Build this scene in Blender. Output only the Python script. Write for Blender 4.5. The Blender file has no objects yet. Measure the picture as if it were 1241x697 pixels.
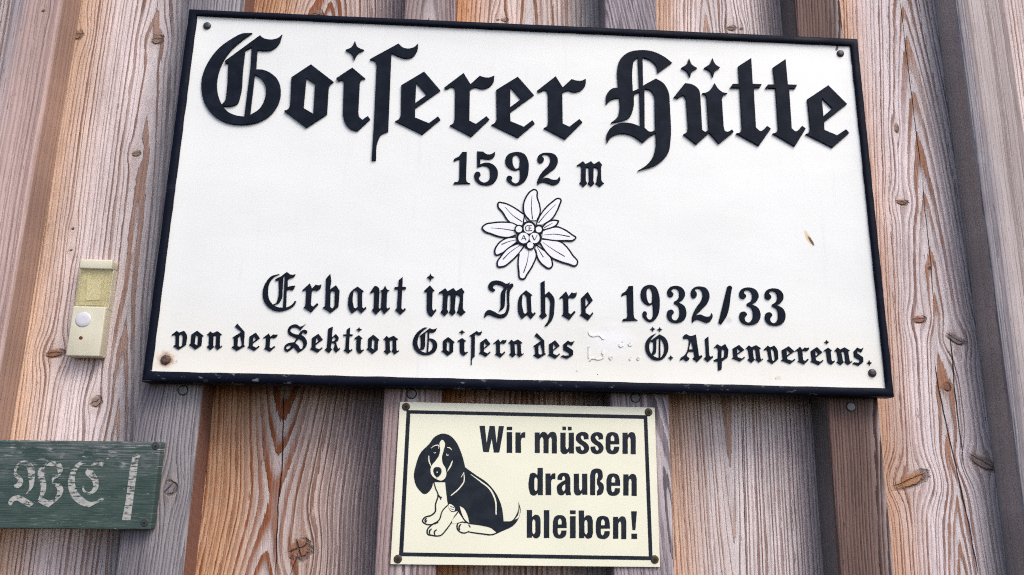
import bpy, bmesh, math, random
from mathutils import Vector, Matrix
random.seed(7)
scene = bpy.context.scene
C = scene.collection

# ------------------------------------------------------------------ camera
F_PX, CX, CY = 940.0, 620.5, 348.5
CAM = Vector((-0.05250533637565535, -0.7208841104243842 - 0.018, -0.26740223756851966))
ROT = Matrix(((0.9983752330244766, -0.027280742757389457, -0.0500265445331505),
              (-0.055014143253705836, -0.23277773018525466, -0.970972693937302),
              (0.014843790802314644, 0.9721472570574923, -0.23390034730673487)))
cam = bpy.data.cameras.new('camera')
cam.sensor_fit = 'HORIZONTAL'; cam.sensor_width = 36.0
cam.lens = 36.0 * F_PX / 1241.0
cam.clip_start = 0.02; cam.clip_end = 200
co = bpy.data.objects.new('camera', cam); C.objects.link(co)
co.matrix_world = Matrix.Translation(CAM) @ ROT.to_4x4()
scene.camera = co

# ------------------------------------------------------------------ daylight
SUN_EL, SUN_AZ = math.radians(50), math.radians(36)      # azimuth measured from the wall normal towards the right
w = bpy.data.worlds.new('World'); scene.world = w; w.use_nodes = True
nt = w.node_tree
sky = nt.nodes.new('ShaderNodeTexSky'); sky.sky_type = 'NISHITA'; sky.sun_disc = False
sky.sun_elevation = SUN_EL
sky.sun_rotation = math.pi - SUN_AZ
sky.dust_density = 3.0; sky.air_density = 0.6; sky.ozone_density = 0.6
bg = nt.nodes['Background']; nt.links.new(sky.outputs[0], bg.inputs[0]); bg.inputs[1].default_value = 0.15
sl = bpy.data.lights.new('sun', 'SUN'); sl.energy = 0.9; sl.angle = math.radians(28); sl.color = (1.0, 0.965, 0.92)
so = bpy.data.objects.new('sun', sl); C.objects.link(so)
sd = Vector((math.sin(SUN_AZ) * math.cos(SUN_EL), -math.cos(SUN_AZ) * math.cos(SUN_EL), math.sin(SUN_EL)))
so.rotation_euler = sd.to_track_quat('Z', 'Y').to_euler(); so.location = sd * 5
scene.view_settings.view_transform = 'Standard'; scene.view_settings.look = 'None'
scene.view_settings.gamma = 1.0; scene.view_settings.use_curve_mapping = False
scene.view_settings.exposure = 0.88
scene.cycles.use_denoising = False          # keep the fine fibres of the wood
scene.cycles.filter_width = 1.15

# ------------------------------------------------------------------ survey helpers
def P(px, py, y):
    """photograph pixel -> point of the vertical plane at depth y (metres; x right, z up)"""
    d = ROT @ Vector(((px - CX) / F_PX, -(py - CY) / F_PX, -1.0))
    k = (y - CAM.y) / d.y
    return CAM + d * k

Y_FACE, Y_PLANK = 0.0, 0.036          # front of the battens, front of the recessed planks
Y_PANEL, Y_FRAME = -0.0145, -0.018    # sign panel, front of the sign's black frame

def tag(o, label=None, cat=None, group=None, kind=None):
    if label: o['label'] = label
    if cat: o['category'] = cat
    if group: o['group'] = group
    if kind: o['kind'] = kind
    return o
def empty(name, loc, label, cat):
    o = bpy.data.objects.new(name, None); o.location = loc; o.empty_display_size = .05
    C.objects.link(o); return tag(o, label, cat)
def finish(name, me, mats, parent=None, smooth=False):
    o = bpy.data.objects.new(name, me); C.objects.link(o)
    for m in mats: me.materials.append(m)
    if smooth:
        for p in me.polygons: p.use_smooth = True
    if parent is not None:
        o.parent = parent
        base = parent
        off = Vector((0, 0, 0))
        while base is not None: off += base.location; base = base.parent
        o.location = -off            # mesh data is in world metres
    return o

# ------------------------------------------------------------------ node maths
class V:
    def __init__(s, nt, sock): s.nt, s.s = nt, sock
    def _m(s, op, *a, clamp=False):
        n = s.nt.nodes.new('ShaderNodeMath'); n.operation = op; n.use_clamp = clamp
        for i, v in enumerate((s,) + a):
            if isinstance(v, V): s.nt.links.new(v.s, n.inputs[i])
            else: n.inputs[i].default_value = v
        return V(s.nt, n.outputs[0])
    def __add__(s, o): return s._m('ADD', o)
    def __sub__(s, o): return s._m('SUBTRACT', o)
    def __mul__(s, o): return s._m('MULTIPLY', o)
    def __truediv__(s, o): return s._m('DIVIDE', o)
    __radd__ = __add__; __rmul__ = __mul__
    def __rsub__(s, o): return (s * -1.0) + o
    def sqrt(s): return s._m('SQRT')
    def exp(s): return s._m('EXPONENT')
    def frac(s): return s._m('FRACT')
    def floor(s): return s._m('FLOOR')
    def abs(s): return s._m('ABSOLUTE')
    def max(s, o): return s._m('MAXIMUM', o)
    def min(s, o): return s._m('MINIMUM', o)
    def atan2(s, o): return s._m('ARCTAN2', o)
    def sin(s): return s._m('SINE')
    def clamp(s): return s._m('ADD', 0.0, clamp=True)
    def ss(s, a, b, lo=0.0, hi=1.0):
        n = s.nt.nodes.new('ShaderNodeMapRange'); n.interpolation_type = 'SMOOTHSTEP'
        s.nt.links.new(s.s, n.inputs[0])
        for i, v in enumerate((a, b, lo, hi)): n.inputs[i + 1].default_value = v
        return V(s.nt, n.outputs[0])
def vec(nt, x, y, z=0.0):
    n = nt.nodes.new('ShaderNodeCombineXYZ')
    for i, v in enumerate((x, y, z)):
        if isinstance(v, V): nt.links.new(v.s, n.inputs[i])
        else: n.inputs[i].default_value = v
    return n.outputs[0]
def noise(nt, v, scale=1.0, detail=2.0, rough=0.5):
    n = nt.nodes.new('ShaderNodeTexNoise'); nt.links.new(v, n.inputs['Vector'])
    n.inputs['Scale'].default_value = scale; n.inputs['Detail'].default_value = detail
    n.inputs['Roughness'].default_value = rough
    return V(nt, n.outputs['Fac'])
def white(nt, a):
    n = nt.nodes.new('ShaderNodeTexWhiteNoise'); n.noise_dimensions = '1D'
    nt.links.new(a.s, n.inputs['W']); return V(nt, n.outputs['Value'])
def mix(nt, f, a, b):
    n = nt.nodes.new('ShaderNodeMix'); n.data_type = 'RGBA'
    ins = [i for i in n.inputs if i.enabled]
    for i, v in zip((ins[0], ins[1], ins[2]), (f, a, b)):
        if isinstance(v, V): nt.links.new(v.s, i)
        elif hasattr(v, 'links') or isinstance(v, bpy.types.NodeSocket): nt.links.new(v, i)
        elif isinstance(v, (int, float)): i.default_value = v
        else: i.default_value = (*v, 1.0)
    return [o for o in n.outputs if o.enabled][0]
def newmat(name, rough=0.6, col=(.5, .5, .5), metal=0.0, spec=0.5):
    m = bpy.data.materials.new(name); m.use_nodes = True
    b = m.node_tree.nodes['Principled BSDF']
    b.inputs['Roughness'].default_value = rough; b.inputs['Base Color'].default_value = (*col, 1)
    b.inputs['Metallic'].default_value = metal; b.inputs['Specular IOR Level'].default_value = spec
    return m, m.node_tree, b
def objxyz(nt):
    t = nt.nodes.new('ShaderNodeTexCoord'); s = nt.nodes.new('ShaderNodeSeparateXYZ')
    nt.links.new(t.outputs['Object'], s.inputs[0])
    return V(nt, s.outputs[0]), V(nt, s.outputs[1]), V(nt, s.outputs[2]), t.outputs['Object']
def bump(nt, b, h, dist=0.001, strength=1.0):
    n = nt.nodes.new('ShaderNodeBump'); n.inputs['Distance'].default_value = dist
    n.inputs['Strength'].default_value = strength
    nt.links.new(h.s, n.inputs['Height']); nt.links.new(n.outputs[0], b.inputs['Normal'])
def lin(r, g, b):
    f = lambda c: ((c / 255 + .055) / 1.055) ** 2.4 if c > 10 else c / 255 / 12.92
    return (f(r), f(g), f(b))

# ------------------------------------------------------------------ weathered softwood
def wood(name, xc=0.0, d0=.03, slope=.05, z0=0.0, wob=.0022, spacing=.0034, early=(178, 162, 156), late=(118, 86, 72),
         tints=(), knots=(), cracks=(), lateamt=1.0, seed=0.0, relief=1.0, fibre=1.0, latew=.36, tilt=0.0, saddle=False, power=1.5, side=None, dvar=.012, ringvar=.55, apex=None, apexw=.011):
    """flat-sawn plank: growth rings cut lengthwise, deflected round knots, greyed and silvered"""
    m, nt, b = newmat(name, .85, spec=.2)
    x, ly, z, obj = objxyz(nt)
    sd_ = seed * 7.31
    apex = apex or late
    warp = (noise(nt, vec(nt, x * 4.0, z * 2.4, sd_), 1.0, 2.0) - .5) * (wob * 4.5)
    warp = warp + (noise(nt, vec(nt, x * 40.0, z * 14.0, sd_ + 3), 1.0, 1.0) - .5) * (wob * .45)
    X = x + warp - (z - z0) * tilt
    nkn = noise(nt, vec(nt, x * 150.0, z * 150.0, sd_), 1.0, 4.0, .65)
    nkf = noise(nt, vec(nt, x * 700.0, z * 420.0, sd_), 1.0, 3.0, .65)
    kin = None; krim = None; kcol = None; halo = None
    for (kx, kz, a, c, ang, kc) in knots:
        dx, dz = x - kx, z - kz
        aa = abs(a)
        sx, sz = aa * 1.05 + .0026, c * 1.35 + .0075
        g = ((dx / sx) * (dx / sx) + (dz / sz) * (dz / sz)) * -0.5
        ge = g.exp()
        X = X - dx * (ge * .84)
        halo = ge if halo is None else halo.max(ge)
        if a <= 0: continue
        ca, sa = math.cos(ang), math.sin(ang)
        u_ = (dx * ca + dz * sa) / a; v_ = (dz * ca - dx * sa) / c
        kd = (u_ * u_ + v_ * v_).sqrt()
        kd = kd + (nkn - .5) * .95
        ins = kd.ss(1.18, .62)
        rim = (kd - 1.0).abs().ss(.34, .03) * (u_ * .5 - v_ * .6 + nkf).ss(-.1, 1.1, .0, .9)
        wig = (noise(nt, vec(nt, (u_ + v_ * .3) * 1.6, sd_ + kx * 50), 1.0, 2.0) - .5) * .55
        crk = (v_ + wig - .1).abs().ss(.11, .03) * kd.ss(1.15, .7) * (1.0 if a > .004 else 0.0)
        rim = rim.max(crk)
        if kc[0] == 146: rim = rim.max((u_ - wig).abs().ss(.10, .03) * kd.ss(1.0, .6))
        rg = mix(nt, (((kd * 3.4 + nkf).frac() - .5).abs() * .9 + nkf.ss(.3, .7) * .6).clamp(), [c_ * 1.2 for c_ in lin(*kc)], [c_ * .50 for c_ in lin(*kc)])
        kcol = rg if kcol is None else mix(nt, ins, kcol, rg)
        kin = ins if kin is None else kin.max(ins)
        krim = rim if krim is None else krim.max(rim)
    if saddle:
        d = (((z - z0) * (z - z0) + .0004).sqrt() * -slope + d0)
    else:
        d = (z - z0) * slope + d0
    d = (d + (noise(nt, vec(nt, z * 4.0, x * 1.2, sd_ + 9), 1.0, 1.0) - .5) * dvar).abs()
    if side is not None: d = d + ly
    ax = (X - xc).abs() + 1e-5
    rr = (ax._m('POWER', power) + (d + 1e-5)._m('POWER', power))._m('POWER', 1.0 / power)
    ph = rr / spacing + (noise(nt, vec(nt, rr * 170.0, sd_), 1.0, 2.0) - .5) * (ringvar * 3.6) \
        + (noise(nt, vec(nt, x * 420.0, z * 34.0, sd_ + 5), 1.0, 4.0, .65) - .5) * .62
    t = ph.frac()
    rnd = white(nt, ph.floor() + sd_)
    lw = latew
    lat = t.ss(1.0 - lw * 1.7, 1.0 - lw * .45) * t.ss(1.0, .93)
    lat = lat * (rnd * .55 + .50) * (noise(nt, vec(nt, x * 130.0, z * 6.0, sd_ + 8), 1.0, 3.0, .6)).ss(.22, .62, .45, 1.0)
    near = ((ax / apexw) * (ax / apexw) * -1.0).exp()
    lat = (lat * (near * 1.0 + 1.0)).clamp()
    mott = noise(nt, vec(nt, x * 24.0, z * 5.0, sd_ + 1), 1.0, 4.0, .6)
    blot = noise(nt, vec(nt, x * 60.0, z * 24.0, sd_ + 6), 1.0, 4.0, .65)
    fib = noise(nt, vec(nt, x * 1000.0, z * 26.0, sd_), 1.0, 3.0, .7)
    fib2 = noise(nt, vec(nt, x * 330.0, z * 7.0, sd_ + 4), 1.0, 4.0, .65)
    e_col, l_col = [min(.9, c_ * 1.15) for c_ in lin(*early)], [c_ * 1.10 for c_ in lin(*late)]
    ecol = mix(nt, mott.ss(.30, .72), [c_ * .82 for c_ in e_col], [min(1, c_ * 1.14) for c_ in e_col])
    lcol = mix(nt, fib2.ss(.3, .7), [c_ * .75 for c_ in l_col], [c_ * 1.25 for c_ in l_col])
    for (x0, x1, ce, cl, amt) in tints:        # weathering that differs from one edge of the plank to the other
        edge = x + (noise(nt, vec(nt, x * 16.0, z * 2.4, sd_ + x0 * 40), 1.0, 4.0, .6) - .5) * .042
        f = edge.ss(x0, x1) * amt
        ecol = mix(nt, f, ecol, mix(nt, mott.ss(.3, .7), [c_ * .84 for c_ in lin(*ce)], [c_ * 1.12 for c_ in lin(*ce)])); lcol = mix(nt, f, lcol, lin(*cl))
    lcol = mix(nt, near * .75, lcol, mix(nt, fib2.ss(.3, .7), [c_ * .8 for c_ in lin(*apex)], [c_ * 1.15 for c_ in lin(*apex)]))
    ecol = mix(nt, near * .65, ecol, mix(nt, blot.ss(.3, .7), lin(206, 198, 198), lin(176, 166, 164)))
    if halo is not None: ecol = mix(nt, halo.ss(.45, .95) * .30, ecol, (.40, .30, .22))
    col = mix(nt, (lat * lateamt).clamp(), ecol, lcol)
    dk = nt.nodes.new('ShaderNodeMix'); dk.data_type = 'RGBA'; dk.blend_type = 'MULTIPLY'
    ins_ = [i for i in dk.inputs if i.enabled]
    # weathered surface: silver-grey fibres, dark mould in the pores, lengthwise streaks
    k_ = fib.ss(.50, .78) * (.55 * fibre) + fib2.ss(.52, .80) * .38 + blot.ss(.56, .80) * .22
    ins_[0].default_value = 1.0
    nt.links.new(col, ins_[1]); nt.links.new(mix(nt, (k_ * .85).clamp(), (1, 1, 1), (.42, .41, .43)), ins_[2])
    col = [o for o in dk.outputs if o.enabled][0]
    col = mix(nt, fib.ss(.48, .24) * (.34 * fibre), col, [min(1, c_ * 1.5 + .02) for c_ in e_col])
    spk = noise(nt, vec(nt, x * 420.0, z * 60.0, sd_ + 2), 1.0, 1.0).ss(.74, .80) * .5
    col = mix(nt, spk, col, [c_ * .3 for c_ in l_col])
    h = lat * .75 + fib * .40 * fibre + fib2 * .45 - spk * .5
    for (cx_, za, zb, dxdz, amp, wd) in cracks:
        cxn = x - cx_ - (z - za) * dxdz + (noise(nt, vec(nt, z * 11.0, sd_ + cx_ * 90), 1.0, 3.0, .6) - .5) * amp
        wv = z.ss(za - .012, za + .02) * z.ss(zb + .012, zb - .02) * wd * (noise(nt, vec(nt, z * 60.0, sd_), 1, 2) * 1.3 + .25)
        ck = (wv - cxn.abs()).ss(0.0, wd * .65)
        col = mix(nt, ck * .93, col, (.012, .009, .009)); h = h - ck * 2.4
    if kin is not None:
        col = mix(nt, kin * .88, col, kcol)
        col = mix(nt, (krim * .62).clamp(), col, (.040, .026, .020))
        h = h * (1.0 - kin * .4) + kin * .25 - krim * 1.5
    if side is not None: col = mix(nt, ly.ss(.0015, .005) * .9, col, mix(nt, fib2.ss(.3, .7), [c_ * .8 for c_ in lin(*side)], [c_ * 1.15 for c_ in lin(*side)]))
    nt.links.new(col, b.inputs['Base Color'])
    bump(nt, b, h, .0016 * relief, 1.0)
    return m

def lumber(name, x0, x1, y0, y1, z0, z1, mat, parent, r=.0022, skew=0.0, n=60, jit=.00012):
    """one sawn length: rounded arrises that waver a little along the length; local origin at its lower end"""
    bm = bmesh.new()
    xm = (x0 + x1) / 2
    prof = [(x0, y1), (x0, y0 + r), (x0 + r * .3, y0 + r * .3), (x0 + r, y0), (x1 - r, y0), (x1 - r * .3, y0 + r * .3), (x1, y0 + r), (x1, y1)]
    rows = []
    rs = random.Random(hash((round(x0, 4), round(y0, 4))) & 0xffff)
    jl = jr = 0
    for i in range(n + 1):
        z = z0 + (z1 - z0) * i / n
        jl = jl * .7 + rs.uniform(-jit, jit); jr = jr * .7 + rs.uniform(-jit, jit)
        rows.append([bm.verts.new((px - xm + (jl if k < 4 else jr), py, z - z0)) for k, (px, py) in enumerate(prof)])
    m_ = len(prof)
    for a, b_ in zip(rows, rows[1:]):
        for k in range(m_):
            bm.faces.new((a[k], a[(k + 1) % m_], b_[(k + 1) % m_], b_[k]))
    bm.faces.new(rows[0][::-1]); bm.faces.new(rows[-1])
    bmesh.ops.recalc_face_normals(bm, faces=bm.faces)
    me = bpy.data.meshes.new(name); bm.to_mesh(me); bm.free()
    o = bpy.data.objects.new(name, me); C.objects.link(o); me.materials.append(mat)
    o.parent = parent; o.location = Vector((xm, 0, z0)) - parent.location
    o['xm'] = xm; o['z0'] = z0
    return o

Z0, Z1 = -1.0, 1.0
wall = empty('plank_wall', (0, Y_PLANK, Z0), 'weathered board and batten wooden wall behind all the signs', 'wooden wall')

def at_x(px, py, y): return P(px, py, y).x
# battens: (left px, right px, at py) read on their front faces
BT = {0: (15, 75, 0), 1: (None, 245, 470), 2: (465, 536, 475), 3: (740, 811, 475), 4: (1001, 1064, 475), 5: (1158, 1218, 0)}
bx = {}
for k, (l, r, py) in BT.items():
    xr = at_x(r, py, Y_FACE); xl = at_x(l, py, Y_FACE) if l is not None else xr - .058
    bx[k] = (xl, xr)
per = (bx[4][0] - bx[1][0]) / 3
for k in (-1, -2): bx[k] = (bx[0][0] + per * k, bx[0][1] + per * k)
for k in (6, 7): bx[k] = (bx[5][0] + per * (k - 5), bx[5][1] + per * (k - 5))
mid = {k: (a + b) / 2 for k, (a, b) in bx.items()}
print('battens', {k: (round(a, 3), round(b, 3)) for k, (a, b) in sorted(bx.items())}, 'period', per)

def loc(px, py, y, x_mid):                 # pixel -> local plank coordinates
    p = P(px, py, y); return (p.x - x_mid, p.z - Z0)
def plank_x(k): return (mid[k] + mid[k + 1]) / 2
def K(k, px, py, a, c, ang=0.0, col=(120, 78, 58)):
    q = loc(px, py, Y_PLANK, plank_x(k)); return (q[0], q[1], a, c, ang, col)
def KB(k, px, py, a, c, ang=0.0, col=(110, 92, 84)):
    q = loc(px, py, Y_FACE, mid[k]); return (q[0], q[1], a, c, ang, col)
def crack(k, p0, p1, amp, wd, y=Y_PLANK, xm=None):
    xm = plank_x(k) if xm is None else xm
    a = loc(*p0, y, xm); b_ = loc(*p1, y, xm)
    if a[1] > b_[1]: a, b_ = b_, a
    return (a[0], a[1], b_[1], (b_[0] - a[0]) / (b_[1] - a[1]), amp, wd)
def LX(k, px, py): return loc(px, py, Y_PLANK, plank_x(k))[0]
def LZ(py): return P(620, py, Y_PLANK).z - Z0

PALE, PALE_L = (206, 192, 190), (132, 104, 96)
ORN, ORN_L = (202, 152, 112), (138, 84, 50)
GREY, GREY_L = (154, 150, 152), (102, 97, 99)
def axis(k, p0, p1):
    a = loc(*p0, Y_PLANK, plank_x(k)); b_ = loc(*p1, Y_PLANK, plank_x(k))
    return dict(xc=b_[0], z0=b_[1], tilt=(a[0] - b_[0]) / (a[1] - b_[1]))
plank_spec = {
    0: dict(**axis(0, (186, 60), (128, 640)), d0=.012, slope=.030, spacing=.0040, apex=(172, 142, 128), apexw=.009, early=PALE, late=(124, 90, 78), seed=1, latew=.34,
            tints=[(LX(0, 128, 200), LX(0, 66, 200), (208, 172, 142), (150, 104, 74), .85), (LX(0, 150, 250), LX(0, 200, 250), GREY, (110, 104, 108), 1.0)],
            knots=[K(0, 190, 48, .0066, .0054, .2, (158, 128, 114)), K(0, 93, 42, .006, .006, 0, (140, 108, 86)), K(0, 165, 186, .0042, .0036, .2, (150, 120, 104)),
                   K(0, 66, 428, .0085, .0045, .1, (138, 92, 62)), K(0, 116, 487, .0052, .0052, .5, (150, 124, 106)),
                   K(0, 88, 277, .0014, .0014, 0, (90, 70, 60)), K(0, 86, 303, .0012, .0012, 0, (90, 70, 60))],
            cracks=[]),
    1: dict(**axis(1, (346, 470), (330, 608)), d0=.042, slope=.13, apex=(142, 82, 50), apexw=.020, saddle=True, power=1.75, spacing=.0036, early=(190, 170, 160), late=(126, 78, 54), seed=2, latew=.48, dvar=.003,
            tints=[(LX(1, 350, 560), LX(1, 275, 560), (192, 150, 112), (136, 78, 44), .85), (LX(1, 375, 560), LX(1, 450, 560), (150, 140, 142), (104, 90, 90), .9)],
            knots=[K(1, 362, 666, .0100, .0095, .4, (146, 100, 78)), K(1, 384, 18, .006, .007, 0, (150, 114, 92))],
            cracks=[crack(1, (346, 470), (334, 697), .010, .0008), crack(1, (350, 668), (376, 655), .004, .0008), crack(1, (362, 668), (352, 697), .006, .0008)]),
    2: dict(xc=LX(2, 640, 100), d0=.012, slope=.03, z0=LZ(300), spacing=.0048, early=(204, 186, 178), late=(136, 92, 66), seed=3, latew=.40,
            tints=[(LX(2, 605, 20), LX(2, 560, 20), (200, 146, 104), (144, 86, 50), .95), (LX(2, 670, 20), LX(2, 715, 20), GREY, GREY_L, .9)],
            knots=[K(2, 611, 24, .0040, .0028, 0, (144, 112, 98)), K(2, 603, 24, .0016, .0013, 0, (120, 90, 80))],
            cracks=[crack(2, (628, 480), (627, 520), .004, .0005)]),
    3: dict(**axis(3, (880, 470), (892, 690)), d0=.012, slope=-.050, power=1.5, wob=.0016, spacing=.0036, apex=(186, 150, 132), apexw=.007, early=(212, 199, 196), late=(140, 106, 94), seed=4, latew=.34, dvar=.008,
            tints=[(LX(3, 868, 560), LX(3, 812, 560), (206, 164, 132), (156, 104, 74), .85), (LX(3, 930, 560), LX(3, 990, 560), (162, 148, 148), (112, 96, 94), .9)],
            knots=[K(3, 886, 34, .0048, .0040, 0, (128, 106, 100)), K(3, 898, 35, .0018, .0018, 0, (100, 80, 72))],
            cracks=[crack(3, (880, 10), (879, 42), .003, .0006), crack(3, (898, 495), (905, 697), .003, .0004)]),
    4: dict(**axis(4, (1100, 60), (1152, 560)), d0=.022, slope=.060, power=1.5, spacing=.0036, apex=(166, 120, 92), early=(204, 192, 193), late=(136, 106, 98), seed=5, latew=.34, dvar=.010,
            tints=[(LX(4, 1115, 480), LX(4, 1062, 480), (202, 156, 122), (146, 92, 60), .85), (LX(4, 1150, 480), LX(4, 1200, 480), (160, 155, 157), (106, 100, 102), .95)],
            knots=[K(4, 1093, 245, .0062, .0036, -.15, (140, 98, 78)), K(4, 1114, 387, .0066, .0042, .1, (150, 94, 66)), K(4, 1147, 469, .0040, .0046, .4, (140, 104, 86)),
                   K(4, 1104, 582, .0180, .0066, .38, (172, 122, 84)), K(4, 1191, 560, .0150, .0058, -.5, (140, 124, 118)), K(4, 1158, 411, .0100, .0046, -.5, (132, 122, 122)),
                   K(4, 1126, 325, .0018, .0018, 0, (100, 74, 62)), K(4, 1086, 155, .0024, .0060, 0, (150, 112, 88))],
            cracks=[crack(4, (1090, 0), (1115, 205), .006, .0006), crack(4, (1118, 215), (1132, 360), .008, .0006), crack(4, (1133, 440), (1185, 697), .010, .0010),
                    crack(4, (1150, 400), (1168, 560), .008, .0009), crack(4, (1086, 592), (1124, 568), .002, .0010)]),
    5: dict(xc=0, d0=.03, slope=.03, z0=.9, early=PALE, late=(138, 106, 94), seed=6),
    -1: dict(xc=0, d0=.02, slope=.03, z0=.9, early=(190, 176, 172), late=(126, 98, 86), seed=7),
}
plank_spec[-2] = dict(plank_spec[-1], seed=11); plank_spec[6] = dict(plank_spec[5], seed=12)
for k in range(-2, 7):
    g = .0015
    lumber('plank', mid[k] + g, mid[k + 1] - g, Y_PLANK, Y_PLANK + .022, Z0, Z1, wood('plank_wood', **plank_spec[k]), wall)

BROWN = (122, 80, 62); DARKG = (140, 134, 131)
batten_spec = {
    0: dict(xc=-.25, d0=.05, slope=.02, z0=.9, spacing=.0075, early=(176, 154, 148), late=(146, 118, 110), seed=21, relief=.5, latew=.5, fibre=.8, ringvar=1.2, side=(156, 128, 113),
            tints=[(-.004, -.028, (158, 152, 158), (112, 108, 116), .9)],
            knots=[KB(0, 52, 13, .0016, .0016, 0, (100, 72, 58))]),
    1: dict(xc=.045, d0=.02, slope=.03, z0=.6, spacing=.0026, early=(148, 144, 147), late=(98, 94, 98), seed=22, latew=.42, side=BROWN, wob=.004,
            tints=[(.010, -.022, (118, 113, 121), (76, 72, 80), .85)],
            knots=[KB(1, 205, 592, .0058, .0058, .9, (128, 122, 128)), KB(1, 172, 440, -.010, .016, 0)]),
    2: dict(xc=.0, d0=.05, slope=.01, z0=.6, spacing=.0024, early=(146, 128, 126), late=(98, 82, 82), seed=23, latew=.42, side=BROWN),
    3: dict(xc=.06, d0=.01, slope=.05, z0=.5, spacing=.0034, early=(156, 146, 150), late=(100, 92, 98), seed=24, latew=.42, tilt=-.16, side=DARKG),
    4: dict(xc=.03, d0=.02, slope=.03, z0=.6, spacing=.0028, early=(106, 86, 80), late=(64, 48, 45), seed=25, latew=.45, side=(116, 110, 108)),
    5: dict(xc=.25, d0=.07, slope=.02, z0=.9, spacing=.0080, early=(170, 160, 158), late=(138, 124, 120), seed=26, relief=.5, latew=.5, fibre=.8, ringvar=1.2, side=(168, 160, 155),
            tints=[(-.010, -.028, (146, 143, 149), (108, 104, 112), .9)]),
}
for k in (-1, -2, 6, 7): batten_spec[k] = dict(batten_spec[2], seed=30 + k)
nail_at = {1: [(222, 473)], 2: [(499, 477.5)], 3: [(770, 482)], 4: [(1031, 493)]}

nail_m, nt, b = newmat('galvanised_nail', .65, (.15, .15, .17), .0)
x, y, z, obj = objxyz(nt)
nt.links.new(mix(nt, noise(nt, obj, 320, 2).ss(.4, .65), (.17, .17, .185), (.26, .26, .285)), b.inputs['Base Color'])
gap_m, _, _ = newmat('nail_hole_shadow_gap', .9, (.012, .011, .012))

def disc(bm, c, r, y0, y1, seg=22, dome=.0, mat=0, dent=0.0):
    """round head lying on a vertical face: y0 = face, y1 = front (smaller y)"""
    rings = [(r, y0), (r * .96, y1 + (y0 - y1) * .35), (r * .82, y1), (r * .4, y1 - dome + dent)]
    vs = [[bm.verts.new((c.x + rr_ * math.cos(2 * math.pi * i / seg), yy, c.z + rr_ * math.sin(2 * math.pi * i / seg))) for i in range(seg)] for rr_, yy in rings]
    top = bm.verts.new((c.x, y1 - dome + dent, c.z))
    for a, b_ in zip(vs, vs[1:]):
        for i in range(seg):
            f = bm.faces.new((a[i], a[(i + 1) % seg], b_[(i + 1) % seg], b_[i])); f.material_index = mat; f.smooth = True
    for i in range(seg):
        f = bm.faces.new((vs[-1][i], vs[-1][(i + 1) % seg], top)); f.material_index = mat; f.smooth = True
def done(bm, name, mats, parent, fix=True):
    if fix: bmesh.ops.recalc_face_normals(bm, faces=bm.faces)
    me = bpy.data.meshes.new(name); bm.to_mesh(me); bm.free()
    return finish(name, me, mats, parent)

for k in sorted(bx):
    a, b_ = bx[k]
    o = lumber('batten', a, b_, Y_FACE, Y_PLANK - .0006, Z0, Z1, wood('batten_wood', **batten_spec[k]), wall, r=.0028)
    for q in nail_at.get(k, ()):
        bm = bmesh.new(); c = P(*q, Y_FACE)
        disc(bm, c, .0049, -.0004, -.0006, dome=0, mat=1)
        disc(bm, c, .0041, -.0005, -.0012, dome=.0002, mat=0)
        done(bm, 'nail_head', [nail_m, gap_m], o)
# ------------------------------------------------------------------ outlines -> thin solid shapes
class R:                                    # a measured window of the photograph: x0, y0 and enlargement
    def __init__(s, x0, y0, k): s.x0, s.y0, s.k = x0, y0, k
    def px(s, x, y): return (s.x0 + x / s.k, s.y0 + y / s.k)
def parse(t):
    out = []
    for w_ in t.split():
        sm = w_.endswith('~'); a, b_ = w_.rstrip('~').split(','); out.append((float(a), float(b_), sm))
    return out
def smooth(pts, closed=True, n=6):
    res = []; N = len(pts)
    rng = range(N if closed else N - 1)
    for i in rng:
        p1 = Vector(pts[i][:2]); p2 = Vector(pts[(i + 1) % N][:2])
        s1, s2 = pts[i][2], pts[(i + 1) % N][2]
        if not s1 and not s2: res.append(p1); continue
        L = (p2 - p1).length
        p0 = Vector(pts[(i - 1) % N][:2]) if (closed or i > 0) else p1
        p3 = Vector(pts[(i + 2) % N][:2]) if (closed or i + 2 < N) else p2
        def tan(a, m_, c):
            u1 = (m_ - a); u2 = (c - m_)
            l1, l2 = max(u1.length, 1e-6), max(u2.length, 1e-6)
            v = u1 / l1 * l2 + u2 / l2 * l1
            return v.normalized() * L if v.length > 1e-9 else (p2 - p1)
        m1 = tan(p0, p1, p2) if s1 and (closed or i > 0) else (p2 - p1)
        m2 = tan(p1, p2, p3) if s2 and (closed or i + 2 < N) else (p2 - p1)
        if not s1: m1 = (p2 - p1) * 2 - m2 if False else (p2 - p1)
        for j in range(n):
            t = j / n; t2, t3 = t * t, t * t * t
            res.append(p1 * (2 * t3 - 3 * t2 + 1) + m1 * (t3 - 2 * t2 + t) + p2 * (3 * t2 - 2 * t3) + m2 * (t3 - t2))
    if not closed: res.append(Vector(pts[-1][:2]))
    return res
def contour(reg, t, y, n=6):
    """outline read in window reg -> list of (x, z) metres on the plane at depth y"""
    out = []
    for p in smooth(parse(t), True, n):
        q = P(*reg.px(*p), y); out.append((q.x, q.z))
    return out
GLY = {}
def trace(name, reg, y, *ts):
    g = [contour(reg, t, y) for t in ts]; GLY[name] = g; return g
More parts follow.
